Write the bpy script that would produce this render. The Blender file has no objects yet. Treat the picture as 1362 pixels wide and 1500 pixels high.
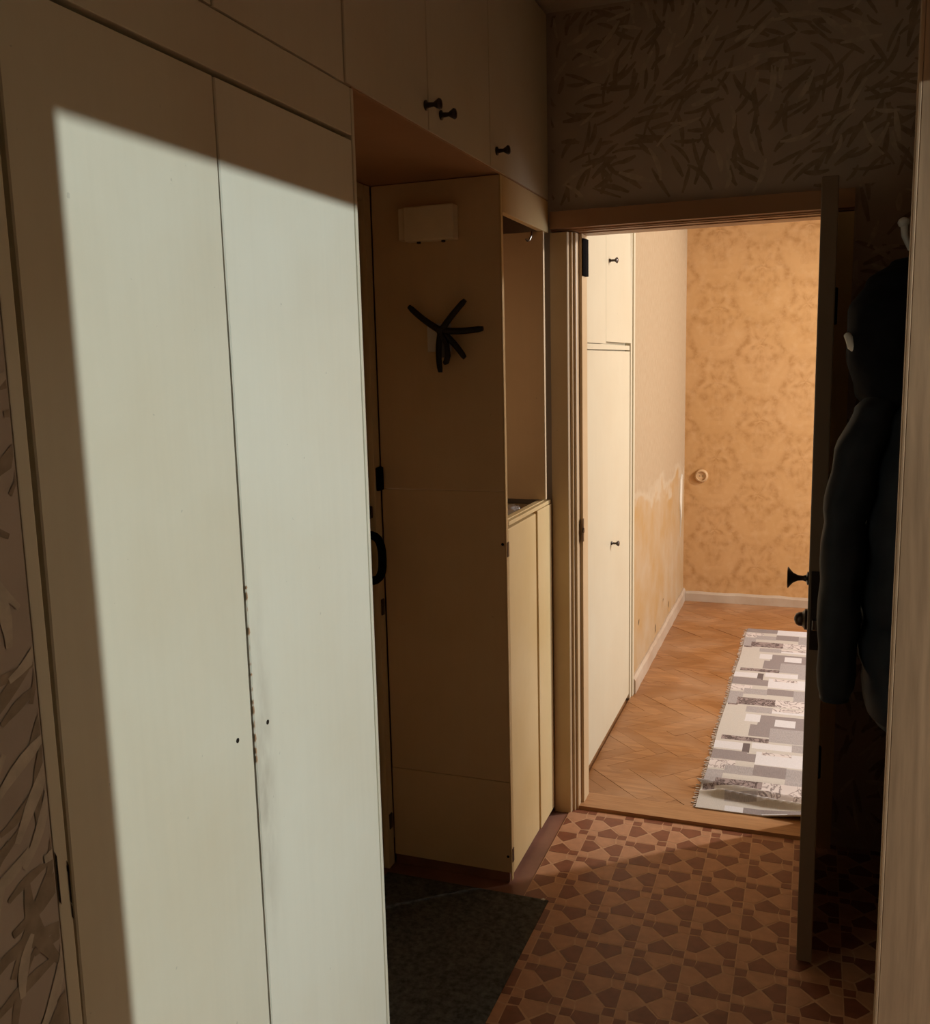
import bpy, bmesh, math, random
from mathutils import Vector, Matrix

S = bpy.context.scene
COL = S.collection
rnd = random.Random(7)

# ------------------------------------------------------------------ camera
cam_d = bpy.data.cameras.new('camera')
cam = bpy.data.objects.new('camera', cam_d); COL.objects.link(cam)
R0 = ((0.93872366, 0.03101741, -0.3432722), (0.34386041, -0.15252952, 0.92654993), (-0.02361996, -0.98781206, -0.15384873))
# columns above: image right, image down, view direction expressed in world axes
m3 = Matrix(((R0[0][0], -R0[0][1], -R0[0][2]), (R0[1][0], -R0[1][1], -R0[1][2]), (R0[2][0], -R0[2][1], -R0[2][2])))
cam.matrix_world = Matrix.Translation((0, 0, 1.583)) @ m3.to_4x4()
cam_d.sensor_fit = 'VERTICAL'; cam_d.sensor_height = 24.0
cam_d.lens = 1385.0 / 1500.0 * 24.0
cam_d.clip_start = 0.05
S.camera = cam

# ------------------------------------------------------------------ world, lights, exposure
W = bpy.data.worlds.new('world'); S.world = W; W.use_nodes = True
W.node_tree.nodes['Background'].inputs[0].default_value = (0.75, 0.85, 1.0, 1)
W.node_tree.nodes['Background'].inputs[1].default_value = 0.6

def light(name, kind, loc, power, color, size=0.03, rot=None, sy=None):
    d = bpy.data.lights.new(name, kind); d.energy = power; d.color = color
    if kind == 'AREA':
        d.shape = 'RECTANGLE'; d.size = size; d.size_y = sy or size
    else:
        d.shadow_soft_size = size
    o = bpy.data.objects.new(name, d); COL.objects.link(o); o.location = loc
    if rot: o.rotation_euler = rot
    return o
# bulb in the kitchen (its light falls through the kitchen doorway on the wardrobe)
kl = light('kitchen_lamp', 'SPOT', (3.5, 0.97, 2.30), 545, (0.82, 0.93, 0.94), 0.026, (0, math.radians(75), 0))
kl.data.spot_size = math.radians(140); kl.data.spot_blend = .4
# daylight through the window of the far room (window on its right-hand wall)
light('window_daylight', 'AREA', (2.56, 4.40, 1.55), 62, (0.92, 0.95, 1.0), 1.4, (0, math.radians(90), 0), 1.4)
# ceiling lamp of the far room (hidden behind the open door leaf); lights the floor patch and the low cupboard
rl = light('room_ceiling_lamp', 'SPOT', (2.20, 4.90, 2.50), 345, (1.0, 0.95, 0.88), 0.06, (math.radians(38), 0, math.radians(118)))
rl.data.spot_size = math.radians(150); rl.data.spot_blend = .35

S.view_settings.view_transform = 'Standard'; S.view_settings.look = 'None'
S.view_settings.exposure = 0.0; S.view_settings.gamma = 1.0
try: S.view_settings.use_curve_mapping = False
except Exception: pass
S.cycles.use_denoising = True
S.cycles.max_bounces = 10; S.cycles.diffuse_bounces = 8
S.cycles.sample_clamp_indirect = 4.0
S.cycles.caustics_reflective = False; S.cycles.caustics_refractive = False

# ------------------------------------------------------------------ materials
class NT:
    def __init__(s, name):
        s.m = bpy.data.materials.new(name); s.m.use_nodes = True
        s.t = s.m.node_tree; s.n = s.t.nodes; s.b = s.n['Principled BSDF']
    def node(s, typ, **kw):
        n = s.n.new(typ)
        for k, v in kw.items(): setattr(n, k, v)
        return n
    def link(s, a, b): s.t.links.new(a, b)
    def val(s, sock, v):
        if hasattr(v, 'node'): s.link(v, sock)
        else: sock.default_value = v
    def math(s, op, a, b=None, c=None, clamp=False):
        n = s.node('ShaderNodeMath', operation=op); n.use_clamp = clamp
        s.val(n.inputs[0], a)
        if b is not None: s.val(n.inputs[1], b)
        if c is not None: s.val(n.inputs[2], c)
        return n.outputs[0]
    def mix(s, f, a, b, blend='MIX'):
        n = s.node('ShaderNodeMix', data_type='RGBA', blend_type=blend)
        s.val(n.inputs[0], f)
        s.val(n.inputs[6], a if hasattr(a, 'node') else (*a, 1)); s.val(n.inputs[7], b if hasattr(b, 'node') else (*b, 1))
        return n.outputs[2]
    def coord(s): return s.node('ShaderNodeNewGeometry').outputs['Position']
    def map(s, v, scale, loc=(0, 0, 0), rot=(0, 0, 0)):
        n = s.node('ShaderNodeMapping'); s.link(v, n.inputs[0])
        n.inputs[1].default_value = loc; n.inputs[2].default_value = rot; n.inputs[3].default_value = scale
        return n.outputs[0]
    def noise(s, v, scale, detail=4, rough=.55, dist=0):
        n = s.node('ShaderNodeTexNoise'); s.link(v, n.inputs['Vector'])
        n.inputs['Scale'].default_value = scale; n.inputs['Detail'].default_value = detail
        n.inputs['Roughness'].default_value = rough; n.inputs['Distortion'].default_value = dist
        return n.outputs['Fac']
    def ramp(s, f, lo, hi):
        n = s.node('ShaderNodeMapRange'); s.link(f, n.inputs[0])
        n.inputs[1].default_value = lo; n.inputs[2].default_value = hi
        return n.outputs[0]
    def sep(s, v):
        n = s.node('ShaderNodeSeparateXYZ'); s.link(v, n.inputs[0]); return n.outputs
    def bump(s, h, strength, dist=.002):
        n = s.node('ShaderNodeBump'); s.link(h, n.inputs['Height'])
        n.inputs['Strength'].default_value = strength; n.inputs['Distance'].default_value = dist
        s.link(n.outputs[0], s.b.inputs['Normal'])
    def out(s, col, rough=.6, spec=.3, metal=0):
        s.val(s.b.inputs['Base Color'], col if hasattr(col, 'node') else (*col, 1))
        s.val(s.b.inputs['Roughness'], rough); s.b.inputs['Specular IOR Level'].default_value = spec
        s.b.inputs['Metallic'].default_value = metal
        return s.m

def plain(name, col, rough=.6, spec=.3, metal=0, var=.15, scale=9, bump=0):
    t = NT(name); p = t.coord()
    n = t.noise(p, scale, 5)
    c = t.mix(t.ramp(n, .3, .7), tuple(x * (1 - var) for x in col), tuple(min(1, x * (1 + var)) for x in col))
    if bump: t.bump(t.noise(p, scale * 12, 4), bump)
    return t.out(c, rough, spec, metal)

def paint(name, col, stain, rough=.42, smudge=False):
    """old brushed oil paint: faint vertical brush streaks, yellowed patches and small chips"""
    t = NT(name); p = t.coord()
    streak = t.noise(t.map(p, (26, 26, 1.3)), 3.0, 5)
    blot = t.noise(p, 2.6, 6, .6)
    c = t.mix(t.ramp(blot, .35, .75), col, stain)
    c = t.mix(t.math('MULTIPLY', t.ramp(streak, .35, .7), .08), c, tuple(x * .72 for x in col))
    speck = t.math('GREATER_THAN', t.noise(p, 60, 2), .765)
    c = t.mix(t.math('MULTIPLY', speck, .35), c, tuple(x * .45 for x in col))
    if smudge:      # hand grime beside the closing edge of the right-hand door
        x, y, z = t.sep(p)
        sy = t.math('SUBTRACT', 1.0, t.math('DIVIDE', t.math('ABSOLUTE', t.math('SUBTRACT', y, 1.262)), .042), clamp=True)
        sz = t.math('SUBTRACT', 1.0, t.math('DIVIDE', t.math('ABSOLUTE', t.math('SUBTRACT', z, .93)), .36), clamp=True)
        g = t.math('MULTIPLY', t.math('MULTIPLY', sy, sz), t.ramp(t.noise(t.map(p, (20, 20, 7)), 1.6, 5), .30, .62), clamp=True)
        c = t.mix(t.math('MULTIPLY', t.math('MULTIPLY', g, t.math('GREATER_THAN', y, 1.237)), .75), c, (.42, .365, .28))
    t.bump(streak, .12, .001)
    return t.out(c, rough, .35)

def wood(name, light_c, dark_c, scale=(30, 30, 2.0), rough=.5, rot=(0, 0, 0), spec=.3):
    t = NT(name); p = t.coord()
    mv = t.map(p, scale, rot=rot)
    a = t.noise(mv, 1.0, 6, .6, 2.4); b = t.noise(mv, 5.0, 4, .6)
    c = t.mix(t.ramp(a, .3, .7), dark_c, light_c)
    c = t.mix(t.math('MULTIPLY', t.ramp(b, .45, .75), .45), c, tuple(x * .6 for x in dark_c))
    t.bump(b, .1, .001)
    return t.out(c, rough, spec)

M = {}
M['paint'] = paint('cream_oil_paint', (.68, .635, .50), (.64, .57, .42))
M['paint_door'] = paint('cream_door_paint', (.68, .635, .50), (.64, .57, .42), smudge=True)
M['paint_door_right_lit'] = paint('cream_door_paint_lit', (.74, .71, .585), (.70, .65, .51), smudge=True)  # cream door paint lightened: stronger light on the right door put into its colour
M['paint_yellow'] = paint('yellowed_cream_paint', (.74, .57, .31), (.66, .48, .22))
M['paint_niche'] = paint('aged_cream_paint', (.72, .56, .36), (.64, .48, .28))
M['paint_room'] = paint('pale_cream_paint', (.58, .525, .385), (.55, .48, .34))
M['paint_white'] = paint('chipped_white_paint', (.70, .66, .56), (.52, .44, .32))
M['skirting'] = paint('dirty_skirting_paint', (.50, .41, .31), (.36, .24, .15))
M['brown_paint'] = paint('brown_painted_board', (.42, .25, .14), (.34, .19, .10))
M['red_floor'] = plain('red_brown_floor_paint', (.23, .11, .075), .45, .35, var=.25, scale=6)
M['dark_gap'] = plain('dark_gap', (.02, .015, .01), .9, .1)
M['black_metal'] = plain('black_metal', (.006, .005, .0045), .95, .03, var=.3)
M['bronze'] = plain('dark_bronze', (.05, .035, .028), .32, .5, .6, var=.3)
M['chrome'] = plain('worn_chrome', (.30, .26, .22), .22, .5, .9, var=.2)
M['plastic_cream'] = plain('cream_plastic', (.86, .78, .58), .45, .4, var=.06)
M['plastic_white'] = plain('white_plastic', (.72, .70, .66), .4, .4, var=.05)
M['black_plastic'] = plain('black_plastic', (.012, .008, .007), .4, .4, var=.2)
M['grey_plastic'] = plain('grey_plastic', (.10, .09, .085), .35, .5, var=.2)
M['ceiling'] = plain('whitewash', (.62, .58, .52), .9, .1, var=.08, scale=3, bump=.1)
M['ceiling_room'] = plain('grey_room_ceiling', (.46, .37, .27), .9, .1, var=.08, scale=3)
M['dim_paper'] = plain('brown_room_wallpaper', (.30, .17, .08), .9, .1, var=.1, scale=5)
M['plaster'] = plain('warm_plaster', (.60, .50, .38), .9, .1, var=.1, scale=3, bump=.1)
M['mat'] = plain('dark_mat_pile', (.105, .11, .108), .95, .05, var=.45, scale=70, bump=.9)
M['navy'] = plain('dark_navy_nylon', (.013, .016, .021), .65, .25, var=.35, scale=12, bump=.1)
M['black_cloth'] = plain('black_cloth', (.007, .007, .009), .85, .1, var=.3, scale=30, bump=.2)
M['laminate'] = wood('oak_laminate', (.50, .345, .21), (.35, .235, .14), (15, 15, 1.0), .45)
M['leaf_edge'] = paint('brown_cream_door_paint', (.22, .155, .10), (.18, .12, .075))
M['door_entry'] = paint('entry_door_paint', (.66, .56, .36), (.58, .47, .28))
M['threshold'] = wood('worn_threshold_wood', (.46, .25, .115), (.36, .18, .08), (2.5, 40, 40), .45)

def parquet_mat(name, rot):
    t = NT(name); p = t.coord()
    oi = t.node('ShaderNodeObjectInfo').outputs['Random']
    mv = t.map(p, (4, 60, 60), rot=(0, 0, rot))
    g = t.noise(mv, 1.0, 5, .6, .6)
    c = t.mix(t.ramp(g, .3, .72), (.23, .095, .032), (.46, .225, .088))
    c = t.mix(t.math('MULTIPLY', oi, .75), c, (.24, .10, .032))
    wear = t.ramp(t.noise(p, 3.0, 5), .45, .7)
    c = t.mix(t.math('MULTIPLY', wear, .5), c, (.46, .29, .17))
    t.bump(g, .15, .001)
    return t.out(c, t.math('MULTIPLY_ADD', wear, .25, .33), .35)
M['parquet_a'] = parquet_mat('parquet_oak_rising', math.radians(-45))
M['parquet_b'] = parquet_mat('parquet_oak_falling', math.radians(45))

# linoleum print colours
M['lino_line'] = plain('linoleum_line', (.54, .31, .18), .42, .35, var=.12, scale=40)
M['lino_light'] = plain('linoleum_tan', (.47, .24, .135), .42, .35, var=.12, scale=30)
M['lino_dark'] = plain('linoleum_brown', (.22, .08, .043), .42, .35, var=.15, scale=30)

# hallway wallpaper
M['paper'] = plain('hallway_wallpaper', (.50, .42, .355), .85, .15, var=.10, scale=7, bump=.15)
M['stroke_dark'] = plain('wallpaper_dark_strokes', (.33, .265, .20), .8, .15, var=.2, scale=40)
M['stroke_light'] = plain('wallpaper_light_strokes', (.57, .50, .41), .8, .15, var=.15, scale=40)

def damask():
    t = NT('orange_damask_wallpaper'); p = t.coord()
    nv = t.node('ShaderNodeTexNoise'); t.link(p, nv.inputs['Vector']); nv.inputs['Scale'].default_value = 14; nv.inputs['Detail'].default_value = 3
    dv = t.node('ShaderNodeVectorMath', operation='MULTIPLY_ADD'); t.link(nv.outputs['Color'], dv.inputs[0]); dv.inputs[1].default_value = (.034, 0, .034); t.link(p, dv.inputs[2])
    x, y, z = t.sep(dv.outputs[0])
    PX, PZ = .53, .47
    def medal(ox, oz):
        u = t.math('SUBTRACT', t.math('WRAP', t.math('ADD', x, ox), PX, 0.0), PX / 2)
        v = t.math('SUBTRACT', t.math('WRAP', t.math('ADD', z, oz), PZ, 0.0), PZ / 2)
        au = t.math('ABSOLUTE', u)
        # ogee-ish radius, leafy lobes from the angle
        ru = t.math('DIVIDE', au, .185); rv = t.math('DIVIDE', v, .232)
        r = t.math('SQRT', t.math('ADD', t.math('MULTIPLY', ru, ru), t.math('MULTIPLY', rv, rv)))
        th = t.math('ARCTAN2', rv, t.math('ADD', ru, .02))
        lob = t.math('MULTIPLY', t.math('SINE', t.math('MULTIPLY', th, 5.0)), .13)
        lob2 = t.math('MULTIPLY', t.math('SINE', t.math('MULTIPLY_ADD', th, 11.0, 1.0)), .05)
        rr = t.math('ADD', r, t.math('ADD', lob, lob2))
        inside = t.math('SUBTRACT', 1.0, t.ramp(rr, .85, 1.0))
        rings = t.math('MULTIPLY_ADD', t.math('SINE', t.math('MULTIPLY', rr, 13.0)), .5, .5)
        fil = t.math('MULTIPLY_ADD', t.math('SINE', t.math('MULTIPLY_ADD', th, 7.0, t.math('MULTIPLY', r, 12.0))), .5, .5)
        return t.math('MULTIPLY', inside, t.math('MULTIPLY_ADD', fil, .35, t.math('MULTIPLY', rings, .65)))
    a = medal(.30, .20); b = medal(.30 + PX / 2, .20 + PZ / 2)
    mk = t.math('MAXIMUM', a, b)
    n = t.noise(p, 26, 4, .65)
    k = t.math('MULTIPLY', mk, t.ramp(n, .30, .60), clamp=True)
    base = t.mix(t.ramp(t.noise(p, 2.2, 4), .3, .7), (.50, .285, .112), (.53, .31, .135))
    c = t.mix(t.math('MULTIPLY', k, .72), base, (.335, .165, .052))
    c = t.mix(t.math('MULTIPLY', t.ramp(t.noise(p, 20, 4), .5, .7), .4), c, (.58, .365, .18))
    t.bump(k, .12, .001)
    return t.out(c, .75, .2)
M['damask'] = damask()

def worn_paper():
    t = NT('worn_room_wallpaper'); p = t.coord()
    x, y, z = t.sep(p)
    fine = t.noise(t.map(p, (40, 40, 9)), 3.0, 4)
    c = t.mix(t.ramp(fine, .35, .7), (.36, .255, .15), (.42, .315, .20))
    edge = t.math('ADD', z, t.math('MULTIPLY', t.math('SUBTRACT', t.noise(t.map(p, (1, .45, 1)), 4.5, 3), .5), .6))
    low = t.math('SUBTRACT', 1.0, t.ramp(edge, .84, .88))          # bare, glue-stained plaster where the paper came off
    bare = t.mix(t.ramp(t.noise(p, 4.2, 5), .3, .7), (.38, .225, .085), (.42, .31, .195))
    c = t.mix(low, c, bare)
    rim = t.math('MULTIPLY', t.ramp(edge, .83, .86), t.math('SUBTRACT', 1.0, t.ramp(edge, .88, .93)))
    c = t.mix(t.math('MULTIPLY', rim, .40), c, (.50, .41, .29))
    t.bump(t.math('ADD', fine, t.math('MULTIPLY', low, -2.0)), .3, .002)
    return t.out(c, .85, .15)
M['worn'] = worn_paper()

def rug_mats():
    def base(name, col, thread=.12):
        t = NT(name); p = t.coord()
        w = t.noise(t.map(p, (420, 60, 60)), 1.0, 2); w2 = t.noise(p, 60, 3)
        c = t.mix(t.math('MULTIPLY', t.ramp(w, .35, .65), .5), tuple(x * (1 - thread) for x in col), col)
        c = t.mix(t.math('MULTIPLY', t.ramp(w2, .35, .7), .35), c, tuple(x * .82 for x in col))
        t.bump(w, .3, .002)
        return t.out(c, .95, .05)
    def scrib(name, dark, lightc, sc, lo, hi):
        sc *= .6
        t = NT(name); p = t.coord()
        n = t.noise(t.map(p, (1, .8, 1)), sc, 2, .5, 2.2)
        d = t.math('ABSOLUTE', t.math('SUBTRACT', n, .5))
        c = t.mix(t.ramp(d, lo, hi), dark, lightc)
        return t.out(c, .95, .05)
    M['rug_beige'] = base('rug_beige', (.56, .52, .475))
    M['rug_white'] = base('rug_white', (.67, .65, .665))
    M['rug_mid'] = base('rug_taupe', (.32, .275, .27), .25)
    M['rug_dark'] = scrib('rug_dark_scroll', (.085, .062, .058), (.30, .24, .23), 34, .0, .10)
    M['rug_scroll'] = scrib('rug_light_scroll', (.20, .16, .155), (.60, .54, .52), 20, .0, .05)
    M['rug_stripe'] = base('rug_striped', (.47, .43, .425), .35)
    M['rug_char'] = base('rug_charcoal', (.17, .135, .13), .2)
rug_mats()
M['fringe'] = plain('rug_fringe', (.60, .53, .46), .95, .05)
M['kitchen_wall'] = plain('kitchen_wall', (.64, .49, .32), .85, .15, var=.06)

# ------------------------------------------------------------------ geometry helpers
LOCS = {}
class MB:
    def __init__(s): s.v = []; s.f = []; s.mi = []
    def face(s, pts, mi=0):
        i = len(s.v); s.v += [tuple(p) for p in pts]; s.f.append(tuple(range(i, i + len(pts)))); s.mi.append(mi)
    def box(s, x0, x1, y0, y1, z0, z1, mi=0, bev=0.0):
        if bev > 0:
            bm = bmesh.new(); bmesh.ops.create_cube(bm, size=1)
            for v in bm.verts:
                v.co = Vector(((x0 + x1) / 2 + v.co.x * (x1 - x0), (y0 + y1) / 2 + v.co.y * (y1 - y0), (z0 + z1) / 2 + v.co.z * (z1 - z0)))
            bmesh.ops.bevel(bm, geom=bm.edges[:], offset=bev, segments=2, affect='EDGES', profile=.6)
            s.bm(bm, mi); return
        i = len(s.v)
        s.v += [(x0, y0, z0), (x1, y0, z0), (x1, y1, z0), (x0, y1, z0), (x0, y0, z1), (x1, y0, z1), (x1, y1, z1), (x0, y1, z1)]
        for q in ((0, 3, 2, 1), (4, 5, 6, 7), (0, 1, 5, 4), (1, 2, 6, 5), (2, 3, 7, 6), (3, 0, 4, 7)):
            s.f.append(tuple(i + k for k in q)); s.mi.append(mi)
    def bm(s, bm, mi=0):
        i = len(s.v); bm.verts.ensure_lookup_table(); bm.verts.index_update()
        s.v += [tuple(v.co) for v in bm.verts]
        for f in bm.faces: s.f.append(tuple(i + v.index for v in f.verts)); s.mi.append(mi)
        bm.free()
    def prism(s, poly, z0, z1, mi=0):
        """poly: list of (x, y) ccw"""
        n = len(poly); i = len(s.v)
        s.v += [(x, y, z0) for x, y in poly] + [(x, y, z1) for x, y in poly]
        s.f.append(tuple(i + k for k in reversed(range(n)))); s.f.append(tuple(i + n + k for k in range(n))); s.mi += [mi, mi]
        for k in range(n):
            s.f.append((i + k, i + (k + 1) % n, i + n + (k + 1) % n, i + n + k)); s.mi.append(mi)
    def rings(s, rings, caps=True, mi=0):
        n = len(rings[0]); i = len(s.v)
        for r in rings: s.v += [tuple(p) for p in r]
        for a in range(len(rings) - 1):
            for k in range(n):
                s.f.append((i + a * n + k, i + a * n + (k + 1) % n, i + (a + 1) * n + (k + 1) % n, i + (a + 1) * n + k)); s.mi.append(mi)
        if caps:
            s.f.append(tuple(i + k for k in reversed(range(n)))); s.f.append(tuple(i + (len(rings) - 1) * n + k for k in range(n))); s.mi += [mi, mi]
    def lathe(s, base, axis, prof, n=18, mi=0):
        """prof: list of (distance along axis, radius)"""
        ax = Vector(axis).normalized(); u = ax.orthogonal().normalized(); w = ax.cross(u); b = Vector(base)
        s.rings([[b + ax * d + (u * math.cos(2 * math.pi * k / n) + w * math.sin(2 * math.pi * k / n)) * max(r, 1e-4) for k in range(n)] for d, r in prof], True, mi)
    def tube(s, pts, r, n=8, mi=0):
        pts = [Vector(p) for p in pts]; rs = []
        up = None
        for k, p in enumerate(pts):
            t = (pts[min(k + 1, len(pts) - 1)] - pts[max(k - 1, 0)]).normalized()
            if up is None: up = t.orthogonal().normalized()
            up = (up - t * up.dot(t)).normalized(); w = t.cross(up)
            rr = r[k] if isinstance(r, (list, tuple)) else r
            rs.append([p + (up * math.cos(2 * math.pi * j / n) + w * math.sin(2 * math.pi * j / n)) * rr for j in range(n)])
        s.rings(rs, True, mi)

def obj(name, mb, mats, parent=None, smooth=False, stuff=False, label=None):
    base = Vector(LOCS.get(parent.name, (0, 0, 0))) if parent else Vector((0, 0, 0))
    me = bpy.data.meshes.new(name)
    org = base
    if not parent:                                    # origin of a single-mesh thing: middle of its base
        xs = [v[0] for v in mb.v]; ys = [v[1] for v in mb.v]; zs = [v[2] for v in mb.v]
        org = Vector(((min(xs) + max(xs)) / 2, (min(ys) + max(ys)) / 2, min(zs)))
    me.from_pydata([tuple(Vector(v) - org) for v in mb.v], [], mb.f)
    if not isinstance(mats, (list, tuple)): mats = [mats]
    for m in mats: me.materials.append(m)
    me.polygons.foreach_set('material_index', mb.mi)
    me.update()
    bm = bmesh.new(); bm.from_mesh(me)
    bmesh.ops.recalc_face_normals(bm, faces=bm.faces[:]); bm.to_mesh(me); bm.free()
    if smooth:
        me.polygons.foreach_set('use_smooth', [True] * len(me.polygons)); me.update()
        try: me.set_sharp_from_angle(angle=math.radians(42))
        except Exception: pass
    o = bpy.data.objects.new(name, me); COL.objects.link(o)
    if parent: o.parent = parent
    else: o.location = org
    LOCS[o.name] = tuple(org)
    if stuff: o['kind'] = 'stuff'
    if label: o['label'] = label
    return o

def tag(o, label, cat, group=None, kind=None):
    o['label'] = label; o['category'] = cat
    if group: o['group'] = group
    if kind: o['kind'] = kind
    return o

def thing(name, loc, label, cat, group=None, kind=None):
    o = bpy.data.objects.new(name, None); COL.objects.link(o); o.location = loc
    o.empty_display_size = .1
    LOCS[o.name] = tuple(loc)
    return tag(o, label, cat, group, kind)

def part(name, parent, mats, *boxes, bev=.0015, smooth=False, label=None):
    mb = MB()
    for b in boxes: mb.box(*b, bev=bev)
    return obj(name, mb, mats, parent, smooth, label=label)

def clip(poly, a, b, c):
    """keep a*x+b*y>=c"""
    out = []
    for i in range(len(poly)):
        p, q = poly[i], poly[(i + 1) % len(poly)]
        dp, dq = a * p[0] + b * p[1] - c, a * q[0] + b * q[1] - c
        if dp >= 0: out.append(p)
        if dp * dq < 0:
            t = dp / (dp - dq); out.append((p[0] + (q[0] - p[0]) * t, p[1] + (q[1] - p[1]) * t))
    return out

XL = -.83         # front plane of everything built in on the left
XR = .30          # right-hand wall of the corridor
YE = 3.117        # end wall with the bedroom doorway
CH = 2.68         # ceiling height
FZ = .012         # parquet level
YF = 6.20         # far wall of the far room

# ================================================================== SHELL
def struct(name, mb, mats, label, cat, **k):
    return tag(obj(name, mb, mats, **k), label, cat, kind='structure')

# corridor floor: painted boards below, linoleum sheet on top
mb = MB(); mb.box(-1.30, 4.3, -2.0, 3.10, -.10, -.004)
fl = struct('floor', mb, M['red_floor'], 'red-brown painted floor showing as a strip beside the linoleum', 'floor')
LX0, LX1, LY0, LY1 = -.775, .30, -1.5, 3.118
mb = MB(); mb.box(LX0, LX1, LY0, LY1, -.0035, 0.0)
CW, CHh, OX, OY = .1316, .1446, -.6765, 3.014
zp = .0005
def add_poly(pts, mi):
    p = [(x, y) for x, y in pts]
    for (a, b, c) in ((1, 0, LX0 + .002), (-1, 0, -LX1 + .002), (0, 1, LY0), (0, -1, -LY1 + .002)):
        p = clip(p, a, b, c)
        if len(p) < 3: return
    mb.face([(x, y, zp) for x, y in p], mi)
pent = [(-.23, -.488), (.23, -.488), (.27, -.29), (0, -.035), (-.27, -.29)]
side = [(-.488, .24), (-.488, -.24), (-.29, -.27), (-.035, 0), (-.29, .27)]
for i in range(-2, 9):
    for j in range(-2, 34):
        cx_, cy_ = OX + (i + .5) * CW, OY - j * CHh
        ver = (i + j) % 2 == 0
        def put(poly, dark): add_poly([(cx_ + u * CW, cy_ + v * CHh) for u, v in poly], 2 if dark else 1)
        put(pent, ver); put([(-u, -v) for u, v in pent], ver)
        put(side, not ver); put([(-u, -v) for u, v in side], not ver)
        for sx, sy in ((-1, 1), (1, -1), (1, 1), (-1, -1)):
            q = [(sx * .488, sy * .488), (sx * .26, sy * .488), (sx * .30, sy * .31), (sx * .488, sy * .27)] if sx == sy else \
                [(sx * .488, sy * .488), (sx * .26, sy * .488), (sx * .27, sy * .30), (sx * .488, sy * .29)]
            put(q, sx != sy)
lino = obj('linoleum_sheet', mb, [M['lino_line'], M['lino_light'], M['lino_dark']])
tag(lino, 'brown linoleum printed with pentagons and small squares on the corridor floor', 'linoleum', kind='structure')

mb = MB(); mb.box(-1.30, 4.3, -2.0, 3.30, CH, CH + .1)
struct('ceiling', mb, M['ceiling'], 'whitewashed corridor ceiling showing as a sliver above the end wall', 'ceiling')

# end wall with doorway opening x -.735..0, z < 2.0 (frame fills the reveal)
mb = MB()
mb.box(-1.30, -.775, YE, YE + .10, -.1, CH); mb.box(.04, 2.75, YE, YE + .10, -.1, CH)
mb.box(-.775, .04, YE, YE + .10, 2.03, CH); mb.box(-.775, .04, YE, YE + .10, -.1, -.03)
we = struct('wall_end', mb, M['paper'], 'dark leaf-patterned wallpapered end wall above and around the doorway', 'wall')
mb = MB(); mb.box(-.93, XL, -2.0, .808, -.1, CH)
wl = struct('wall_left', mb, M['paper'], 'leaf-patterned wallpapered wall at the left edge beside the wardrobe', 'wall')
mb = MB()
mb.box(XR, XR + .10, -2.0, .931, -.1, CH); mb.box(XR, XR + .10, 1.622, YE, -.1, CH); mb.box(XR, XR + .10, .931, 1.622, 2.0, CH)
struct('wall_right', mb, M['paper'], 'dim wallpapered right wall behind the hanging jacket', 'wall')
mb = MB(); mb.box(-1.30, XR + .1, -2.1, -2.0, -.1, CH)
struct('wall_rear', mb, M['plaster'], 'plain wall closing the corridor behind the viewer', 'wall')
mb = MB(); mb.box(-1.40, -1.30, -2.0, 3.2, -.1, CH)
struct('wall_entry', mb, M['plaster'], 'plain wall around the entry door in the left niche', 'wall')
# kitchen shell (lit room on the right, out of view)
mb = MB(); mb.box(4.2, 4.3, -2.0, 2.5, -.1, CH); mb.box(XR + .1, 4.2, -2.1, -2.0, -.1, CH); mb.box(XR + .1, 4.3, 2.4, 2.5, -.1, CH)
struct('wall_kitchen', mb, M['kitchen_wall'], 'pale walls of the kitchen to the right of the corridor', 'wall')

def strokes(wall, plane, u0, u1, v0, v1, n, seed, axis, lit=.35, big=1.0):
    """leaf-like brush strokes of the wallpaper: thin curved raised strips"""
    r = random.Random(seed)
    dark, lite = MB(), MB()
    cell = .16
    ang = {}; cents = []
    for k in range(n):
        u, v = r.uniform(u0, u1), r.uniform(v0, v1)
        if any((u - a_) ** 2 + (v - b_) ** 2 < (.026 * big) ** 2 for a_, b_ in cents): continue
        cents.append((u, v))
        key = (int(u / cell), int(v / cell))
        if key not in ang: ang[key] = r.uniform(0, math.pi)
        a = ang[key] + r.uniform(-.75, .75)
        L = r.uniform(.05, .115) * big; wd = r.uniform(.005, .009) * big; bend = r.uniform(-.9, .9)
        light_ = r.random() < lit
        tgt = lite if light_ else dark
        off = .0012 if light_ else .0007
        off += r.random() * .0004
        seg = 6; pu, pv = u, v; row = []
        for s in range(seg + 1):
            t = s / seg; th = a + bend * (t - .5)
            wv = wd * (math.sin(math.pi * min(.93, max(.10, t))) ** .6)
            nx, ny = -math.sin(th), math.cos(th)
            row.append(((pu + nx * wv, pv + ny * wv), (pu - nx * wv, pv - ny * wv)))
            pu += math.cos(th) * L / seg; pv += math.sin(th) * L / seg
        row = [tuple((min(u1, max(u0, q[0])), min(v1, max(v0, q[1]))) for q in pr) for pr in row]
        for s in range(seg):
            q = [row[s][0], row[s + 1][0], row[s + 1][1], row[s][1]]
            tgt.face([(plane + off, a_, b_) if axis == 'x' else (a_, plane - off, b_) for a_, b_ in q])
    obj('dark_leaf_strokes', dark, M['stroke_dark'], wall, stuff=True)
    obj('light_leaf_strokes', lite, M['stroke_light'], wall, stuff=True)
strokes(wl, XL, .10, .806, .1, 2.66, 4000, 3, 'x', .28, 1.15)
strokes(we, YE, XL + .004, XR - .004, 2.075, 2.67, 900, 5, 'y', .22)
strokes(we, YE, .095, XR - .004, .02, 2.08, 260, 6, 'y', .25)

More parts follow.
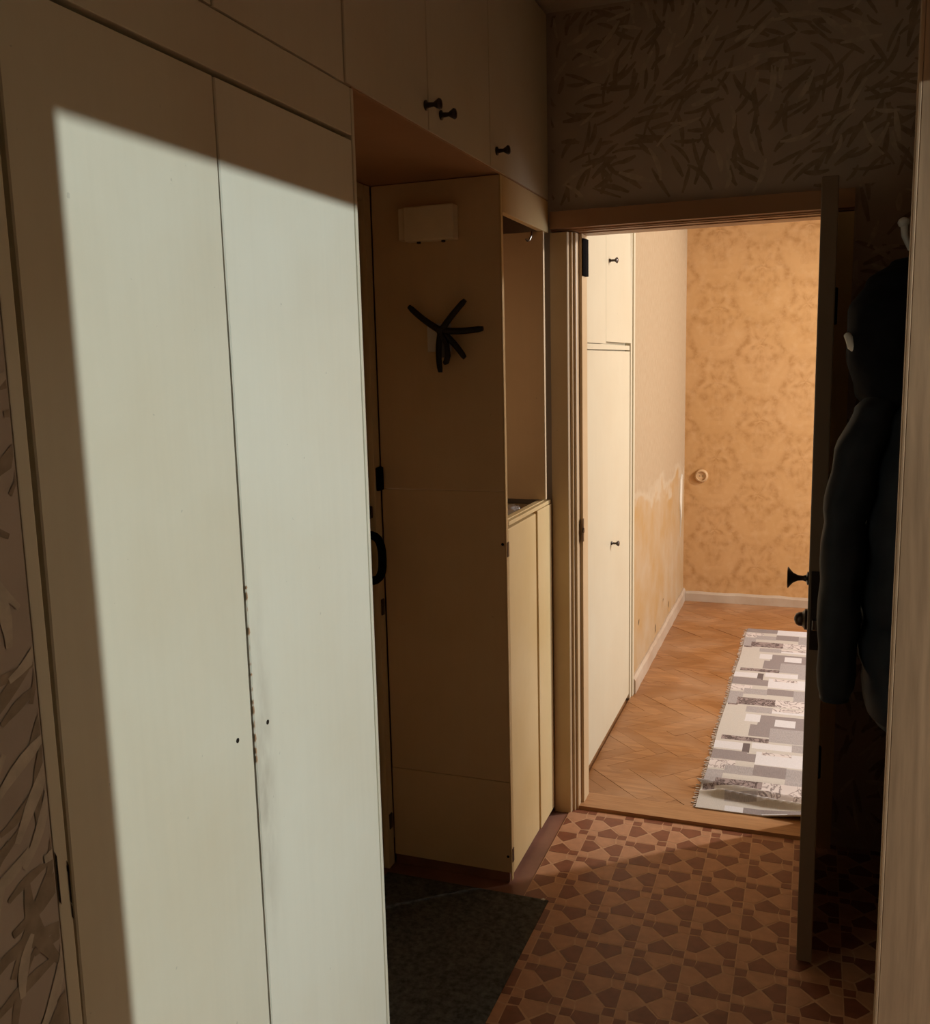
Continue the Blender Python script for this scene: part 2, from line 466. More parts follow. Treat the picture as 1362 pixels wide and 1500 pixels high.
# ------------------------------------------------------------------ doorway frame (trim) and threshold
tr = thing('trim_1', (-.37, YE, 0), 'brown-cream stepped wooden frame around the lit doorway', 'door frame', kind='structure')
# stepped profile, left jamb (x, y)
prof = [(-.826, 3.085), (-.769, 3.085), (-.766, 3.089), (-.766, 3.103), (-.757, 3.103), (-.757, 3.117), (-.748, 3.117), (-.746, 3.121), (-.746, 3.150), (-.735, 3.150), (-.735, 3.225), (-.772, 3.225), (-.772, 3.116), (-.826, 3.116)]
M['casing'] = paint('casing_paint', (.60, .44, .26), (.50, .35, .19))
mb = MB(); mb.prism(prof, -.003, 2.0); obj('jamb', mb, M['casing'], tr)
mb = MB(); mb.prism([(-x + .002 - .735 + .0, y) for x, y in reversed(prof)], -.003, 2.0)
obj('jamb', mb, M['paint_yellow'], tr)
# header with the same steps
hp = [(2.066, 3.085), (2.012, 3.085), (2.010, 3.103), (2.006, 3.103), (2.006, 3.117), (2.003, 3.117), (2.003, 3.150), (2.0, 3.150), (2.0, 3.225), (2.028, 3.225), (2.028, 3.116), (2.066, 3.116)]
mb = MB(); x0, x1 = -.826, .093
n = len(hp); i0 = 0
mb.v += [(x0, y, z) for z, y in hp] + [(x1, y, z) for z, y in hp]
mb.f.append(tuple(range(n))); mb.f.append(tuple(n + k for k in reversed(range(n)))); mb.mi += [0, 0]
for k in range(n): mb.f.append((k, (k + 1) % n, n + (k + 1) % n, n + k)); mb.mi.append(0)
obj('header', mb, M['brown_paint'], tr)
mb = MB()   # old black hinge leaf left on the jamb top
mb.prism([(-.734, 3.150), (-.7305, 3.150), (-.725, 3.165), (-.725, 3.205), (-.734, 3.205)], 1.865, 1.985)
obj('hinge_remnant', mb, M['black_metal'], tr, label='black hinge left at the top of the left jamb')
mb = MB(); mb.lathe((-.7325, 3.146, 1.01), (1, 0, 0), [(0, .009), (.002, .009), (.002, .004), (.003, .002)], 10)
mb.box(-.735, -.7335, 3.14, 3.158, .97, 1.05); obj('strike_plate', mb, M['bronze'], tr)
mb = MB(); mb.prism([(-.772, 3.1195), (.03, 3.1195), (.03, 3.235), (-.772, 3.235)], -.02, .013)
th = struct('trim_2', mb, M['threshold'], 'worn light wooden threshold board across the doorway', 'threshold')

# ------------------------------------------------------------------ far room shell
X0R, X1R = -.776, 2.60
mb = MB(); mb.box(X0R - .6, X1R + .1, 3.22, YF + .1, -.12, FZ - .010)
fr = struct('floor_room', mb, M['threshold'], 'herringbone parquet floor of the sunlit far room', 'floor')
Lb, Wb = .30, .060
stuffa = MB(); c45 = math.sqrt(.5); cnt = 0
for ia in range(-120, 121):
    for ib in range(-16, 30):
        for hv in (0, 1):
            ax, ay = ia * Wb + ib * Lb, ia * Wb - ib * Lb
            q = [(ax, ay), (ax + Lb, ay), (ax + Lb, ay + Wb), (ax, ay + Wb)] if hv == 0 else [(ax, ay + Wb), (ax + Wb, ay + Wb), (ax + Wb, ay + Wb + Lb), (ax, ay + Wb + Lb)]
            # rotate so that rows run along x
            g = .00035
            cxm = sum(p[0] for p in q) / 4; cym = sum(p[1] for p in q) / 4
            q = [(p[0] + (g if p[0] < cxm else -g), p[1] + (g if p[1] < cym else -g)) for p in q]
            q = [((x + y) * c45, (y - x) * c45 + 3.44) for x, y in q]
            if max(p[0] for p in q) < X0R - .25 or min(p[0] for p in q) > X1R or max(p[1] for p in q) < 3.23 or min(p[1] for p in q) > YF: continue
            for a, b, c in ((1, 0, X0R + .001), (-1, 0, -X1R + .001), (0, 1, 3.237), (0, -1, -YF + .001)):
                q = clip(q, a, b, c)
                if len(q) < 3: break
            if len(q) < 3: continue
            mx = sum(p[0] for p in q) / len(q)
            if mx < .36 and cnt < 300:
                mb = MB(); dz = rnd.uniform(-.0008, .0008)
                mb.prism(q, FZ - .009, FZ + dz)
                obj('parquet_block', mb, M['parquet_a'] if hv == 0 else M['parquet_b'], fr); cnt += 1
            else:
                stuffa.prism(q, FZ - .009, FZ, hv)
obj('parquet_blocks', stuffa, [M['parquet_a'], M['parquet_b']], fr, stuff=True)

mb = MB(); mb.box(X0R - .7, X1R + .1, YF, YF + .1, -.1, CH)
struct('wall_far', mb, M['damask'], 'orange damask wallpapered wall at the back of the far room', 'wall')
mb = MB(); mb.box(X0R - .1, X0R, 4.326, YF, -.1, CH)
wfl = struct('wall_room_left', mb, M['worn'], 'worn pale wallpapered side wall of the far room with stained lower half', 'wall')
# torn paper flap and small nicks near the far corner
mb = MB()
flap = [(5.99, .83), (6.03, .87), (6.06, .80), (6.055, .70), (6.03, .60), (6.035, .52), (6.015, .47), (6.005, .58), (5.975, .70)]
mb.rings([[(X0R + .0005, y, z) for y, z in flap], [(X0R + .004 + .006 * (k % 3 == 1), y, z) for k, (y, z) in enumerate(flap)]])
obj('torn_paper_flap', mb, M['paint_white'], wfl)
mb = MB()
for y, z, l in ((5.02, .115, .05), (5.52, .13, .04), (5.30, .22, .02), (4.50, .30, .03)):
    mb.face([(X0R + .0008, y, z), (X0R + .0008, y + .018, z + .01), (X0R + .0008, y + .022, z + l), (X0R + .0008, y + .006, z + l * .8)])
obj('plaster_nicks', mb, M['dark_gap'], wfl, stuff=True)
mb = MB(); mb.box(X0R - .7, X1R + .1, 3.217, YF + .1, CH, CH + .1)
struct('ceiling_room', mb, M['ceiling_room'], 'whitewashed ceiling of the far room', 'ceiling')
mb = MB()
WY0, WY1, WZ0, WZ1 = 3.64, 5.16, .78, 2.30
mb.box(X1R, X1R + .1, 3.217, WY0, -.1, CH); mb.box(X1R, X1R + .1, WY1, YF, -.1, CH)
mb.box(X1R, X1R + .1, WY0, WY1, -.1, WZ0); mb.box(X1R, X1R + .1, WY0, WY1, WZ1, CH)
struct('wall_room_right', mb, M['dim_paper'], 'brown wallpapered window wall on the right of the far room', 'wall')
wn = thing('window_1', (X1R + .05, (WY0 + WY1) / 2, WZ0), 'white-framed window lighting the far room from the right', 'window', kind='structure')
part('window_frame', wn, M['paint_white'], (X1R + .02, X1R + .09, WY0, WY0 + .06, WZ0, WZ1), (X1R + .02, X1R + .09, WY1 - .06, WY1, WZ0, WZ1), (X1R + .02, X1R + .09, WY0 + .06, WY1 - .06, WZ0, WZ0 + .06), (X1R + .02, X1R + .09, WY0 + .06, WY1 - .06, WZ1 - .06, WZ1), (X1R + .02, X1R + .09, 4.375, 4.425, WZ0 + .06, WZ1 - .06))
tg = NT('window_glass'); tg.b.inputs['Transmission Weight'].default_value = 1.0; tg.b.inputs['Roughness'].default_value = 0; M['glass'] = tg.m
for a, b in ((WY0 + .06, 4.375), (4.425, WY1 - .06)):
    part('pane', wn, M['glass'], (X1R + .052, X1R + .057, a, b, WZ0 + .06, WZ1 - .06), bev=0)
# skirting boards of the far room
def skirting(name, run, label):
    mb = MB(); r = random.Random(len(name))
    if run == 'left':
        ys = [4.327 + k * (YF - 4.327) / 24 for k in range(25)]
        rings = []
        for y in ys:
            h = FZ + .082 + r.uniform(-.004, .003); t = .017 + r.uniform(-.002, .002)
            rings.append([(X0R, y, FZ), (X0R + t, y, FZ), (X0R + t, y, h - .014), (X0R + .008, y, h), (X0R, y, h)])
        mb.rings(rings)
    else:
        xs = [X0R + .016 + k * (X1R - X0R - .016) / 40 for k in range(41)]
        rings = []
        for x in xs:
            h = FZ + .066 + r.uniform(-.004, .003); t = .016 + r.uniform(-.002, .002)
            rings.append([(x, YF, FZ), (x, YF - t, FZ), (x, YF - t, h - .014), (x, YF - .008, h), (x, YF, h)])
        mb.rings(rings)
    return struct(name, mb, M['skirting'], label, 'skirting')
skirting('baseboard_left', 'left', 'battered pale skirting board along the left wall of the far room')
skirting('baseboard_far', 'far', 'chipped pale skirting board under the orange far wall')

# ================================================================== WARDROBE (left, nearest)
w = thing('built_in_wardrobe', (-1.08, 1.25, 0), 'tall cream painted built-in wardrobe with two flush doors, nearest on the left', 'wardrobe')
DY0, DYM, DY1 = .833, 1.237, 1.676
part('edge_board', w, M['paint'], (XL - .022, XL + .001, .809, .829, 0, 2.66), bev=.002)
part('side_panel', w, M['paint'], (-1.30, XL + .0008, 1.6785, 1.690, 0, 2.098), bev=.0025)
part('back_panel', w, M['paint'], (-1.298, XL - .30, .833, 1.677, .02, 2.098), bev=0)
part('plinth', w, M['brown_paint'], (XL - .05, XL - .03, .833, 1.677, 0, .065))
part('top_rail', w, M['paint'], (XL - .022, XL, DY0, 1.6775, 2.0125, 2.098), bev=.0018)
def panel_door(name, par, y0, y1, z0, z1, mat, t=.020, warp=0.0, lean=0.0):
    """thin flush door, slightly bowed so that the joint is uneven"""
    mb = MB(); nz = 14; rings = []
    for k in range(nz + 1):
        tz = k / nz; z = z0 + (z1 - z0) * tz
        e0 = warp * math.sin(tz * math.pi) + lean * min(1, max(0, (z - .75) / .6)) + rnd.uniform(-.0004, .0004)
        e1 = rnd.uniform(-.0004, .0004)
        rings.append([(XL - t, y0 + e0, z), (XL - .002, y0 + e0, z), (XL, y0 + e0 + .002, z), (XL, y1 + e1 - .002, z), (XL - .002, y1 + e1, z), (XL - t, y1 + e1, z)])
    mb.rings(rings)
    return obj(name, mb, mat, par)
d1 = panel_door('door', w, DY0, DYM - .0018, .072, 2.003, M['paint_door'], lean=.006)
d2 = panel_door('door', w, DYM + .0018, DY1, .072, 2.003, M['paint_door_right_lit'], warp=.0030)
def hole(par, y, z):
    mb = MB(); mb.lathe((XL - .001, y, z), (1, 0, 0), [(0, .0038), (.0014, .0042), (.0016, .003)], 10)
    obj('screw_hole', mb, M['dark_gap'], par)
hole(d1, 1.193, 1.011); hole(d2, 1.280, 1.0085)
mb = MB()   # flaked spots on the narrow edge board
for y0, y1, z0, z1 in ((.8092, .8122, .955, 1.025), (.8262, .8292, .945, 1.005), (.8255, .8290, .985, .999), (.8266, .8292, .925, .95)):
    mb.face([(XL + .0016, y0, z0 + .006), (XL + .0016, y1, z0), (XL + .0016, y1, z1 - .008), (XL + .0016, y0, z1)])
obj('paint_chips', mb, M['dark_gap'], bpy.data.objects['edge_board'], stuff=True)
# flaked paint along the closing edge of the right door
mb = MB()
for k in range(15):
    z = .95 + k * .021 + rnd.uniform(-.006, .006); hgt = rnd.uniform(.006, .02); wd = rnd.uniform(.0012, .0045)
    mb.face([(XL + .0006, DYM + .003, z), (XL + .0006, DYM + .003 + wd, z + hgt * .3), (XL + .0006, DYM + .003 + wd * .8, z + hgt * .7), (XL + .0006, DYM + .003, z + hgt)])
obj('paint_chips', mb, M['brown_paint'], d2, stuff=True)

# ================================================================== OVERHEAD CABINET over wardrobe, entry niche and closet
a = thing('overhead_cabinet', (-1.08, 1.96, 2.10), 'dim overhead cupboard row with knobs under the ceiling, above wardrobe and niche', 'cupboard')
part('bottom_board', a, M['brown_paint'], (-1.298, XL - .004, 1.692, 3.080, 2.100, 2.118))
part('bottom_board', a, M['paint'], (-1.298, XL - .024, .833, 1.690, 2.100, 2.118))
part('back_board', a, M['dark_gap'], (-1.298, -1.285, .833, 3.08, 2.12, 2.67), bev=0)
for k, (y0, y1, kn) in enumerate(((.833, 1.243, None), (1.247, 1.656, None), (1.664, 2.064, 2.050), (2.068, 2.498, 2.142), (2.502, 3.084, 2.553))):
    z0 = 2.1015 if k < 2 else 2.104
    dd = panel_door('door', a, y0, y1, z0, 2.664, M['paint'])
    if kn:
        mb = MB(); mb.lathe((XL, kn, 2.153), (1, 0, 0), [(0, .011), (.003, .0115), (.006, .006), (.020, .0048), (.027, .009), (.033, .0125), (.037, .0105), (.039, .004)], 16)
        obj('knob', mb, M['bronze'], dd, True, label='small dark flared knob')
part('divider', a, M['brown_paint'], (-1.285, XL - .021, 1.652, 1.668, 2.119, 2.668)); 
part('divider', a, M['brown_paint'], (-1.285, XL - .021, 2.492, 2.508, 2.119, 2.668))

# ================================================================== ENTRY NICHE: door, lock, handle
e = thing('door_2', (-1.26, 2.13, 0), 'entry door in the left niche, only a sliver showing behind the wardrobe edge', 'door', kind='structure')
part('door_leaf', e, M['door_entry'], (-1.298, -1.242, 1.72, 2.535, .01, 2.05), bev=.003)
part('door_jamb', e, M['door_entry'], (-1.298, -1.225, 2.538, 2.578, 0, 2.098), bev=.003)
part('door_head', e, M['door_entry'], (-1.298, -1.225, 1.70, 2.537, 2.055, 2.098), bev=.003)
mb = MB()
pts = []
for k in range(15):
    t = -math.pi / 2 + math.pi * k / 14
    pts.append((-1.240 + .054 * (abs(math.cos(t)) ** .55), 2.488, 1.022 + .070 * math.copysign(abs(math.sin(t)) ** .75, math.sin(t))))
mb.tube(pts, .0125, 10)
mb.box(-1.2425, -1.238, 2.473, 2.503, .935, 1.109, bev=.001)
obj('pull_handle', mb, M['black_metal'], e, True, label='black D-shaped pull handle')
mb = MB(); mb.box(-1.2425, -1.214, 2.546, 2.580, 1.215, 1.285, bev=.004)
obj('rim_lock', mb, M['black_metal'], e, True, label='dark box lock')
mb = MB(); mb.box(-1.2425, -1.232, 2.508, 2.532, 1.135, 1.172, bev=.003); obj('keyhole_plate', mb, M['bronze'], e)
for z in (.13, .83):
    mb = MB(); mb.box(-1.2255, -1.2215, 2.548, 2.566, z, z + .05, bev=.001); obj('strike_plate', mb, M['bronze'], e)

# ================================================================== HALL CLOSET (niche side panel, open shelf bay, low cupboard)
c = thing('hall_closet', (-1.03, 2.84, 0), 'cream closet beside the doorway with tall side panel, open bay and low cupboard', 'closet')
PY = 2.583
part('side_panel', c, M['paint_niche'], (-1.224, XL - .004, PY, PY + .018, 1.2185, 2.098), bev=.0012, label='upper board of the closet side')
part('side_panel', c, M['paint_niche'], (-1.224, XL - .004, PY + .0008, PY + .018, .3255, 1.2165), bev=.0012, label='middle board of the closet side')
part('side_panel', c, M['paint_niche'], (-1.224, XL - .004, PY - .0006, PY + .018, .030, .3240), bev=.0012, label='bottom board of the closet side')
part('plinth', c, M['red_floor'], (-1.224, XL - .010, PY + .004, PY + .018, -.003, .029), (XL - .03, XL - .012, PY + .018, 3.08, -.003, .012))
part('edge_strip', c, M['paint_yellow'], (XL - .0038, XL, PY - .001, PY + .0175, .004, 2.098), bev=.0015)
part('fascia', c, M['paint_yellow'], (XL - .020, XL, PY + .019, 3.083, 2.000, 2.0985), bev=.0015)
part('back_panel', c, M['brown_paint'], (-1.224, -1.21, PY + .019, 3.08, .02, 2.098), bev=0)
part('far_side_panel', c, M['paint_niche'], (-1.209, XL - .001, 3.020, 3.036, 1.132, 1.999), bev=.0012)
part('far_side_panel', c, M['paint_niche'], (-1.209, XL - .021, 3.050, 3.066, .02, 1.110), bev=.0012)
part('low_door', c, M['paint_yellow'], (XL - .024, XL - .001, PY + .0215, 2.899, .018, 1.104), bev=.003)
part('low_door', c, M['paint_yellow'], (XL - .024, XL + .003, 2.906, 3.082, .016, 1.111), bev=.003)
# top ledge with a groove behind the front lip
part('top_ledge', c, M['paint_yellow'], (XL - .034, XL - .014, PY + .019, 3.083, 1.112, 1.128), bev=.0015)
part('top_lip', c, M['paint_yellow'], (XL - .0125, XL + .001, PY + .019, 3.083, 1.113, 1.1255), bev=.002)
part('bay_floor', c, M['dark_gap'], (-1.209, XL - .03, PY + .019, 3.019, 1.036, 1.048), bev=0)
part('bay_shelf', c, M['brown_paint'], (-1.209, XL - .16, PY + .019, 3.019, 1.978, 1.996), bev=.001)
mb = MB(); mb.tube([(-.865, 3.012, 1.999), (-.865, 3.006, 1.985), (-.870, 3.0, 1.972), (-.876, 2.994, 1.968), (-.880, 2.990, 1.974)], .003, 8)
obj('small_hook', mb, M['chrome'], c, True)
for y, z in ((PY - .0022, 1.062), (PY - .0022, .083)):
    mb = MB(); mb.lathe((XL - .012, PY - .001, z), (0, -1, 0), [(0, .0045), (.0012, .004), (.0014, .002)], 8); obj('screw_head', mb, M['black_metal'], c)
for z in (1.045, .085):
    mb = MB(); mb.box(XL - .001, XL + .0018, PY + .004, PY + .020, z - .022, z + .022, bev=.001); obj('hinge', mb, M['bronze'], c)
# pale crumpled thing lying inside the open top
mb = MB(); bm = bmesh.new(); bmesh.ops.create_icosphere(bm, subdivisions=3, radius=1)
rr = random.Random(2)
for v in bm.verts:
    k = 1 + rr.uniform(-.12, .12); v.co = Vector((-.932 + v.co.x * .034 * k, 2.975 + v.co.y * .030 * k, 1.086 + v.co.z * .034 * k))
mb.bm(bm)
gl = NT('pale_crumpled_plastic'); gl.out((.62, .62, .66), .25, .6)
tag(obj('plastic_bag', mb, gl.m, smooth=True), 'small pale crumpled bag glinting in the dark open bay of the closet', 'bag')

# ------------------------------------------------------------------ box and fold-out hook on the side panel
b = thing('wall_box', (-1.04, PY - .002, 1.935), 'cream rectangular box mounted high on the niche side panel', 'box')
part('body', b, M['plastic_cream'], (-1.126, -1.108, PY - .034, PY - .0008, 1.936, 2.024), bev=.003)
part('cover', b, M['plastic_cream'], (-1.1065, -.956, PY - .041, PY - .0008, 1.931, 2.026), bev=.004)
for x in (-1.07, -.995):
    mb = MB(); mb.lathe((x, PY - .020, 1.9315), (0, 0, -1), [(0, .006), (.005, .006), (.006, .003)], 10); obj('foot', mb, M['black_plastic'], b)
hk = thing('fold_out_hook_rack', (-1.02, PY - .002, 1.62), 'white wall plate with fanned black folding hook arms on the niche panel', 'hook')
part('plate', hk, M['plastic_white'], (-1.058, -.985, PY - .008, PY - .0015, 1.622, 1.702), bev=.002)
HC = Vector((-1.008, PY - .022, 1.680))
mb = MB(); mb.lathe((HC.x, PY - .008, HC.z), (0, -1, 0), [(0, .016), (.004, .017), (.010, .0135), (.022, .0125), (.026, .008)], 18)
obj('hub', mb, M['black_plastic'], hk, True)
def arm(x1, z1, curl, y_out=.030, w0=.0100, w1=.0085):
    mb = MB(); p0 = HC + Vector((0, -.004, 0)); p1 = Vector((x1, PY - y_out, z1))
    rings = []; n = 10
    d = (p1 - p0); dn = Vector((d.x, 0, d.z)).normalized(); pr = Vector((-dn.z, 0, dn.x))
    for k in range(n + 1):
        t = k / n; p = p0 + d * t + pr * curl * math.sin(math.pi * t) * .012
        wv = w0 + (w1 - w0) * t
        if k == n: wv *= .75
        dp = .006
        rings.append([p + pr * wv * math.cos(q) + Vector((0, dp, 0)) * math.sin(q) for q in [2 * math.pi * j / 10 for j in range(10)]])
    mb.rings(rings); obj('arm', mb, M['black_plastic'], hk, True)
arm(-1.103, 1.752, .3); arm(-.930, 1.763, .2); arm(-.879, 1.682, -.25); arm(-.935, 1.602, .35); arm(-1.011, 1.563, -.5)
mb = MB(); mb.tube([(-1.004, PY - .03, 1.672), (-.988, PY - .033, 1.64), (-.985, PY - .035, 1.61), (-.990, PY - .035, 1.592), (-.997, PY - .035, 1.588)], [.008, .008, .009, .009, .006], 10)
obj('arm', mb, M['black_plastic'], hk, True)
mb = MB(); mb.prism([(-1.012, PY - .028), (-.990, PY - .028), (-.990, PY - .009), (-1.012, PY - .009)], 1.605, 1.668)
obj('spring_cover', mb, M['grey_plastic'], hk)

# ================================================================== DOORMAT
mb = MB(); nx, ny = 40, 60
def matz(u, v):
    e = min(u, 1 - u, v, 1 - v); return .0015 + .0035 * min(1, e / .02) + .0012 * math.sin(u * 19 + 3 * math.sin(v * 7)) * math.sin(v * 23) * min(1, e / .05)
gx = lambda u, v: -1.222 + u * (.515 + .010 * v) ; gy = lambda u, v: 1.712 + v * .805
for i in range(nx):
    for j in range(ny):
        q = []
        for a_, b_ in ((i, j), (i + 1, j), (i + 1, j + 1), (i, j + 1)):
            u_, v_ = a_ / nx, b_ / ny; q.append((gx(u_, v_), gy(u_, v_), matz(u_, v_) + .001))
        mb.face(q)
edge = [(0, 0), (1, 0), (1, 1), (0, 1)]
for k in range(4):
    (u0, v0), (u1, v1) = edge[k], edge[(k + 1) % 4]
    mb.face([(gx(u0, v0), gy(u0, v0), .0006), (gx(u1, v1), gy(u1, v1), .0006), (gx(u1, v1), gy(u1, v1), matz(u1, v1) + .001), (gx(u0, v0), gy(u0, v0), matz(u0, v0) + .001)])
mt = tag(obj('doormat', mb, M['mat']), 'dark grey carpet mat on the floor in front of the entry niche', 'mat')
mb = MB(); mb.prism([(-.720, 2.512), (-.709, 2.510), (-.706, 2.517), (-.713, 2.521)], .0007, .0045)
tag(obj('paper_scrap', mb, M['plastic_white']), 'tiny pale scrap lying at the far right corner of the dark mat', 'scrap')

# ================================================================== ROOM DOOR (open leaf, seen edge-on)
dr = thing('door_1', (.019, 2.78, 0), 'open room door seen edge-on, hinged at the right of the lit doorway', 'door', kind='structure')
mb = MB(); mb.box(0, .038, 2.432, 3.080, .010, 1.995, bev=.003)
leaf = obj('door_leaf', mb, M['leaf_edge'], dr)
HY = 2.492
mb = MB(); mb.lathe((0, HY, 1.028), (-1, 0, 0), [(0, .017), (.003, .017), (.006, .009), (.014, .0062), (.026, .0075), (.037, .013), (.045, .022), (.049, .0275), (.051, .026), (.049, .018), (.0485, .004)], 24)
obj('knob', mb, M['bronze'], dr, True, label='dark flared trumpet-shaped knob')
mb = MB(); mb.lathe((0, HY, .921), (-1, 0, 0), [(0, .027), (.006, .027), (.009, .022), (.012, .0185), (.020, .018), (.027, .014), (.031, .006), (.032, .002)], 22)
obj('lock_rosette', mb, M['bronze'], dr, True, label='round dark thumb-turn lock')
mb = MB(); mb.box(.006, .032, 2.4295, 2.4325, .86, 1.06, bev=.0008); obj('lock_faceplate', mb, M['bronze'], dr)
mb = MB(); mb.box(.011, .027, 2.422, 2.431, .912, .938, bev=.001); obj('bolt', mb, M['chrome'], dr)
for z in (.245, 1.675):
    mb = MB(); mb.lathe((.047, 3.073, z), (0, 0, 1), [(0, .006), (.002, .0085), (.105, .0085), (.108, .006)], 12)
    mb.box(.0375, .0395, 3.035, 3.072, z + .005, z + .100); obj('hinge', mb, M['black_metal'], dr)

# ================================================================== WOOD-GRAIN PANEL at the right edge
p = thing('tall_side_panel', (.215, 1.61, 0), 'tall wood-grain laminate side panel standing at the right edge, nearest on the right', 'panel')
part('board', p, M['laminate'], (.1335, XR - .001, 1.600, 1.618, 0, 2.665), bev=.0008)
part('edge_band', p, M['laminate'], (.1275, .1332, 1.5995, 1.6185, 0, 2.665), bev=.0015, label='slightly darker edge band')

# ================================================================== COAT HOOKS and JACKET
def coat_hook(loc, label, size=1.0):
    x, y, z = loc
    h = thing('coat_hook', (XR - .003, y, z), label, 'hook', 'hooks on the right wall')
    mb = MB(); mb.box(XR - .006, XR - .0005, y - .012, y + .012, z - .06, z + .02, bev=.0015); obj('plate', mb, M['chrome'], h)
    mb = MB(); mb.tube([(XR - .006, y, z - .03), ((x + XR) / 2, y, z - .055), (x + .012, y, z - .04), (x, y, z - .01), (x - .002, y, z + .012)], [.006, .006, .0065, .008, .0085], 10)
    obj('prong', mb, M['plastic_white'], h, True)
    mb = MB(); mb.lathe((x - .002, y, z + .010), (-.2, 0, 1), [(0, .008), (.004, .012), (.012, .013), (.018, .009), (.021, .003)], 14)
    obj('ball_end', mb, M['plastic_white'], h, True, label='pale rounded tip')
coat_hook((.186, 2.50, 1.868), 'pale curved wall hook sticking out just above the black hood')

j = thing('puffer_jacket', (.20, 2.30, .72), 'black-navy puffer jacket with a hood hanging on the right wall', 'jacket')
def loft(name, par, rows, mat, n=28, puff=None, sub=5, power=2.4):
    """rows: (z, cx, cy, rx, ry); puff=list of seam heights"""
    mb = MB(); rings = []
    rows = sorted(rows)
    zs = []
    for a_, b_ in zip(rows[:-1], rows[1:]):
        for s_ in range(sub):
            t = s_ / sub; zs.append(tuple(a_[i] + (b_[i] - a_[i]) * (t * t * (3 - 2 * t) if i else t) for i in range(5)))
    zs.append(rows[-1])
    for z, cx_, cy_, rx, ry in zs:
        k = 1.0
        if puff:
            d = min(abs(z - s_) for s_ in puff); k = .84 + .16 * min(1, d / .06) ** .55
        ring = []
        for q in range(n):
            t = 2 * math.pi * q / n; cs, sn = math.cos(t), math.sin(t)
            wob = 1 + .022 * math.sin(3 * t + z * 17) + .014 * math.sin(7 * t - z * 31)
            ring.append((cx_ + rx * k * wob * math.copysign(abs(cs) ** (2 / power), cs), cy_ + ry * k * wob * math.copysign(abs(sn) ** (2 / power), sn), z))
        rings.append(ring)
    mb.rings(rings); return obj(name, mb, mat, par, True)
body = loft('body', j, [(.765, .200, 2.30, .060, .17), (.79, .200, 2.30, .080, .19), (1.0, .190, 2.30, .088, .205), (1.25, .195, 2.30, .085, .20), (1.42, .208, 2.31, .076, .175), (1.50, .220, 2.33, .060, .12), (1.54, .225, 2.34, .045, .08)], M['navy'], puff=[.775, .87, 1.0, 1.14, 1.28, 1.41])
mb = MB()
for y0 in (2.10,):
    mb.box(.108, .112, 2.20, 2.34, .985, 1.0, bev=.001)
obj('pocket_flap', mb, M['black_cloth'], body)
loft('sleeve', j, [(.815, .062, 2.215, .036, .045), (.85, .064, 2.215, .042, .052), (1.0, .066, 2.215, .046, .056), (1.22, .070, 2.215, .050, .062), (1.36, .090, 2.225, .052, .066), (1.46, .122, 2.245, .048, .064), (1.51, .150, 2.265, .035, .05)], M['navy'], puff=[.82, .93, 1.08, 1.22, 1.35, 1.46])
loft('sleeve', j, [(.80, .235, 2.535, .034, .042), (1.0, .232, 2.54, .042, .055), (1.25, .228, 2.53, .044, .06), (1.42, .226, 2.48, .044, .06), (1.50, .226, 2.43, .034, .05)], M['navy'], puff=[.81, .95, 1.08, 1.22, 1.36])
loft('hood', j, [(1.455, .180, 2.33, .060, .10), (1.50, .165, 2.32, .082, .125), (1.58, .158, 2.32, .098, .14), (1.68, .165, 2.32, .100, .14), (1.745, .186, 2.33, .085, .115), (1.785, .205, 2.34, .055, .07), (1.797, .215, 2.34, .018, .02)], M['black_cloth'], power=2.1)
mb = MB(); mb.tube([(.062, 2.262, 1.628), (.069, 2.252, 1.618), (.074, 2.248, 1.604), (.082, 2.246, 1.596), (.086, 2.246, 1.588)], [.007, .010, .0115, .010, .005], 12)
obj('toggle', mb, M['plastic_white'], j, True, label='pale oval toggle at the side of the hood')

# ================================================================== FAR ROOM WARDROBE
f = thing('room_wardrobe', (-1.06, 3.78, FZ), 'cream built-in wardrobe on the left of the far room with knobs', 'wardrobe')
FX = X0R
part('carcass', f, M['paint_room'], (FX - .55, FX - .022, 3.262, 4.256, FZ + .002, CH - .002), bev=0)
def fdoor(name, y0, y1, z0, z1, tilt=0):
    mb = MB(); rings = []
    for k in range(9):
        z = z0 + (z1 - z0) * k / 8
        o_ = tilt * (1 - k / 8)
        rings.append([(FX - .020, y0, z), (FX - .0015, y0, z), (FX, y0 + .0015, z), (FX + o_, y1 - .0015, z), (FX - .0015 + o_, y1, z), (FX - .020, y1, z)])
    mb.rings(rings); return obj(name, mb, M['paint_room'], f)
fd = fdoor('door', 3.275, 4.250, FZ + .026, 1.624)
ud1 = fdoor('door', 3.275, 3.735, 1.652, 2.60)
ud2 = fdoor('door', 3.739, 4.244, 1.660, 2.60, .007)
part('rail', f, M['paint_room'], (FX - .0195, FX - .001, 3.275, 4.250, 1.629, 1.649), bev=.001)
part('edge_post', f, M['paint_room'], (FX - .020, FX + .004, 4.254, 4.288, FZ, CH - .002), bev=.002)
part('edge_post', f, M['paint_room'], (FX - .020, FX + .010, 4.291, 4.325, FZ, CH - .002), bev=.002)
part('side_post', f, M['paint_room'], (FX - .020, FX + .002, 3.228, 3.272, FZ, CH - .002), bev=.002)
for par, y, z in ((fd, 3.835, .835), (ud2, 3.80, 1.975)):
    mb = MB(); x_ = FX + .0005
    mb.lathe((x_, y, z), (1, 0, 0), [(0, .008), (.003, .008), (.006, .0045), (.020, .0045), (.026, .010), (.031, .012), (.034, .008), (.035, .002)], 14)
    obj('knob', mb, M['bronze'], par, True, label='small dark knob')

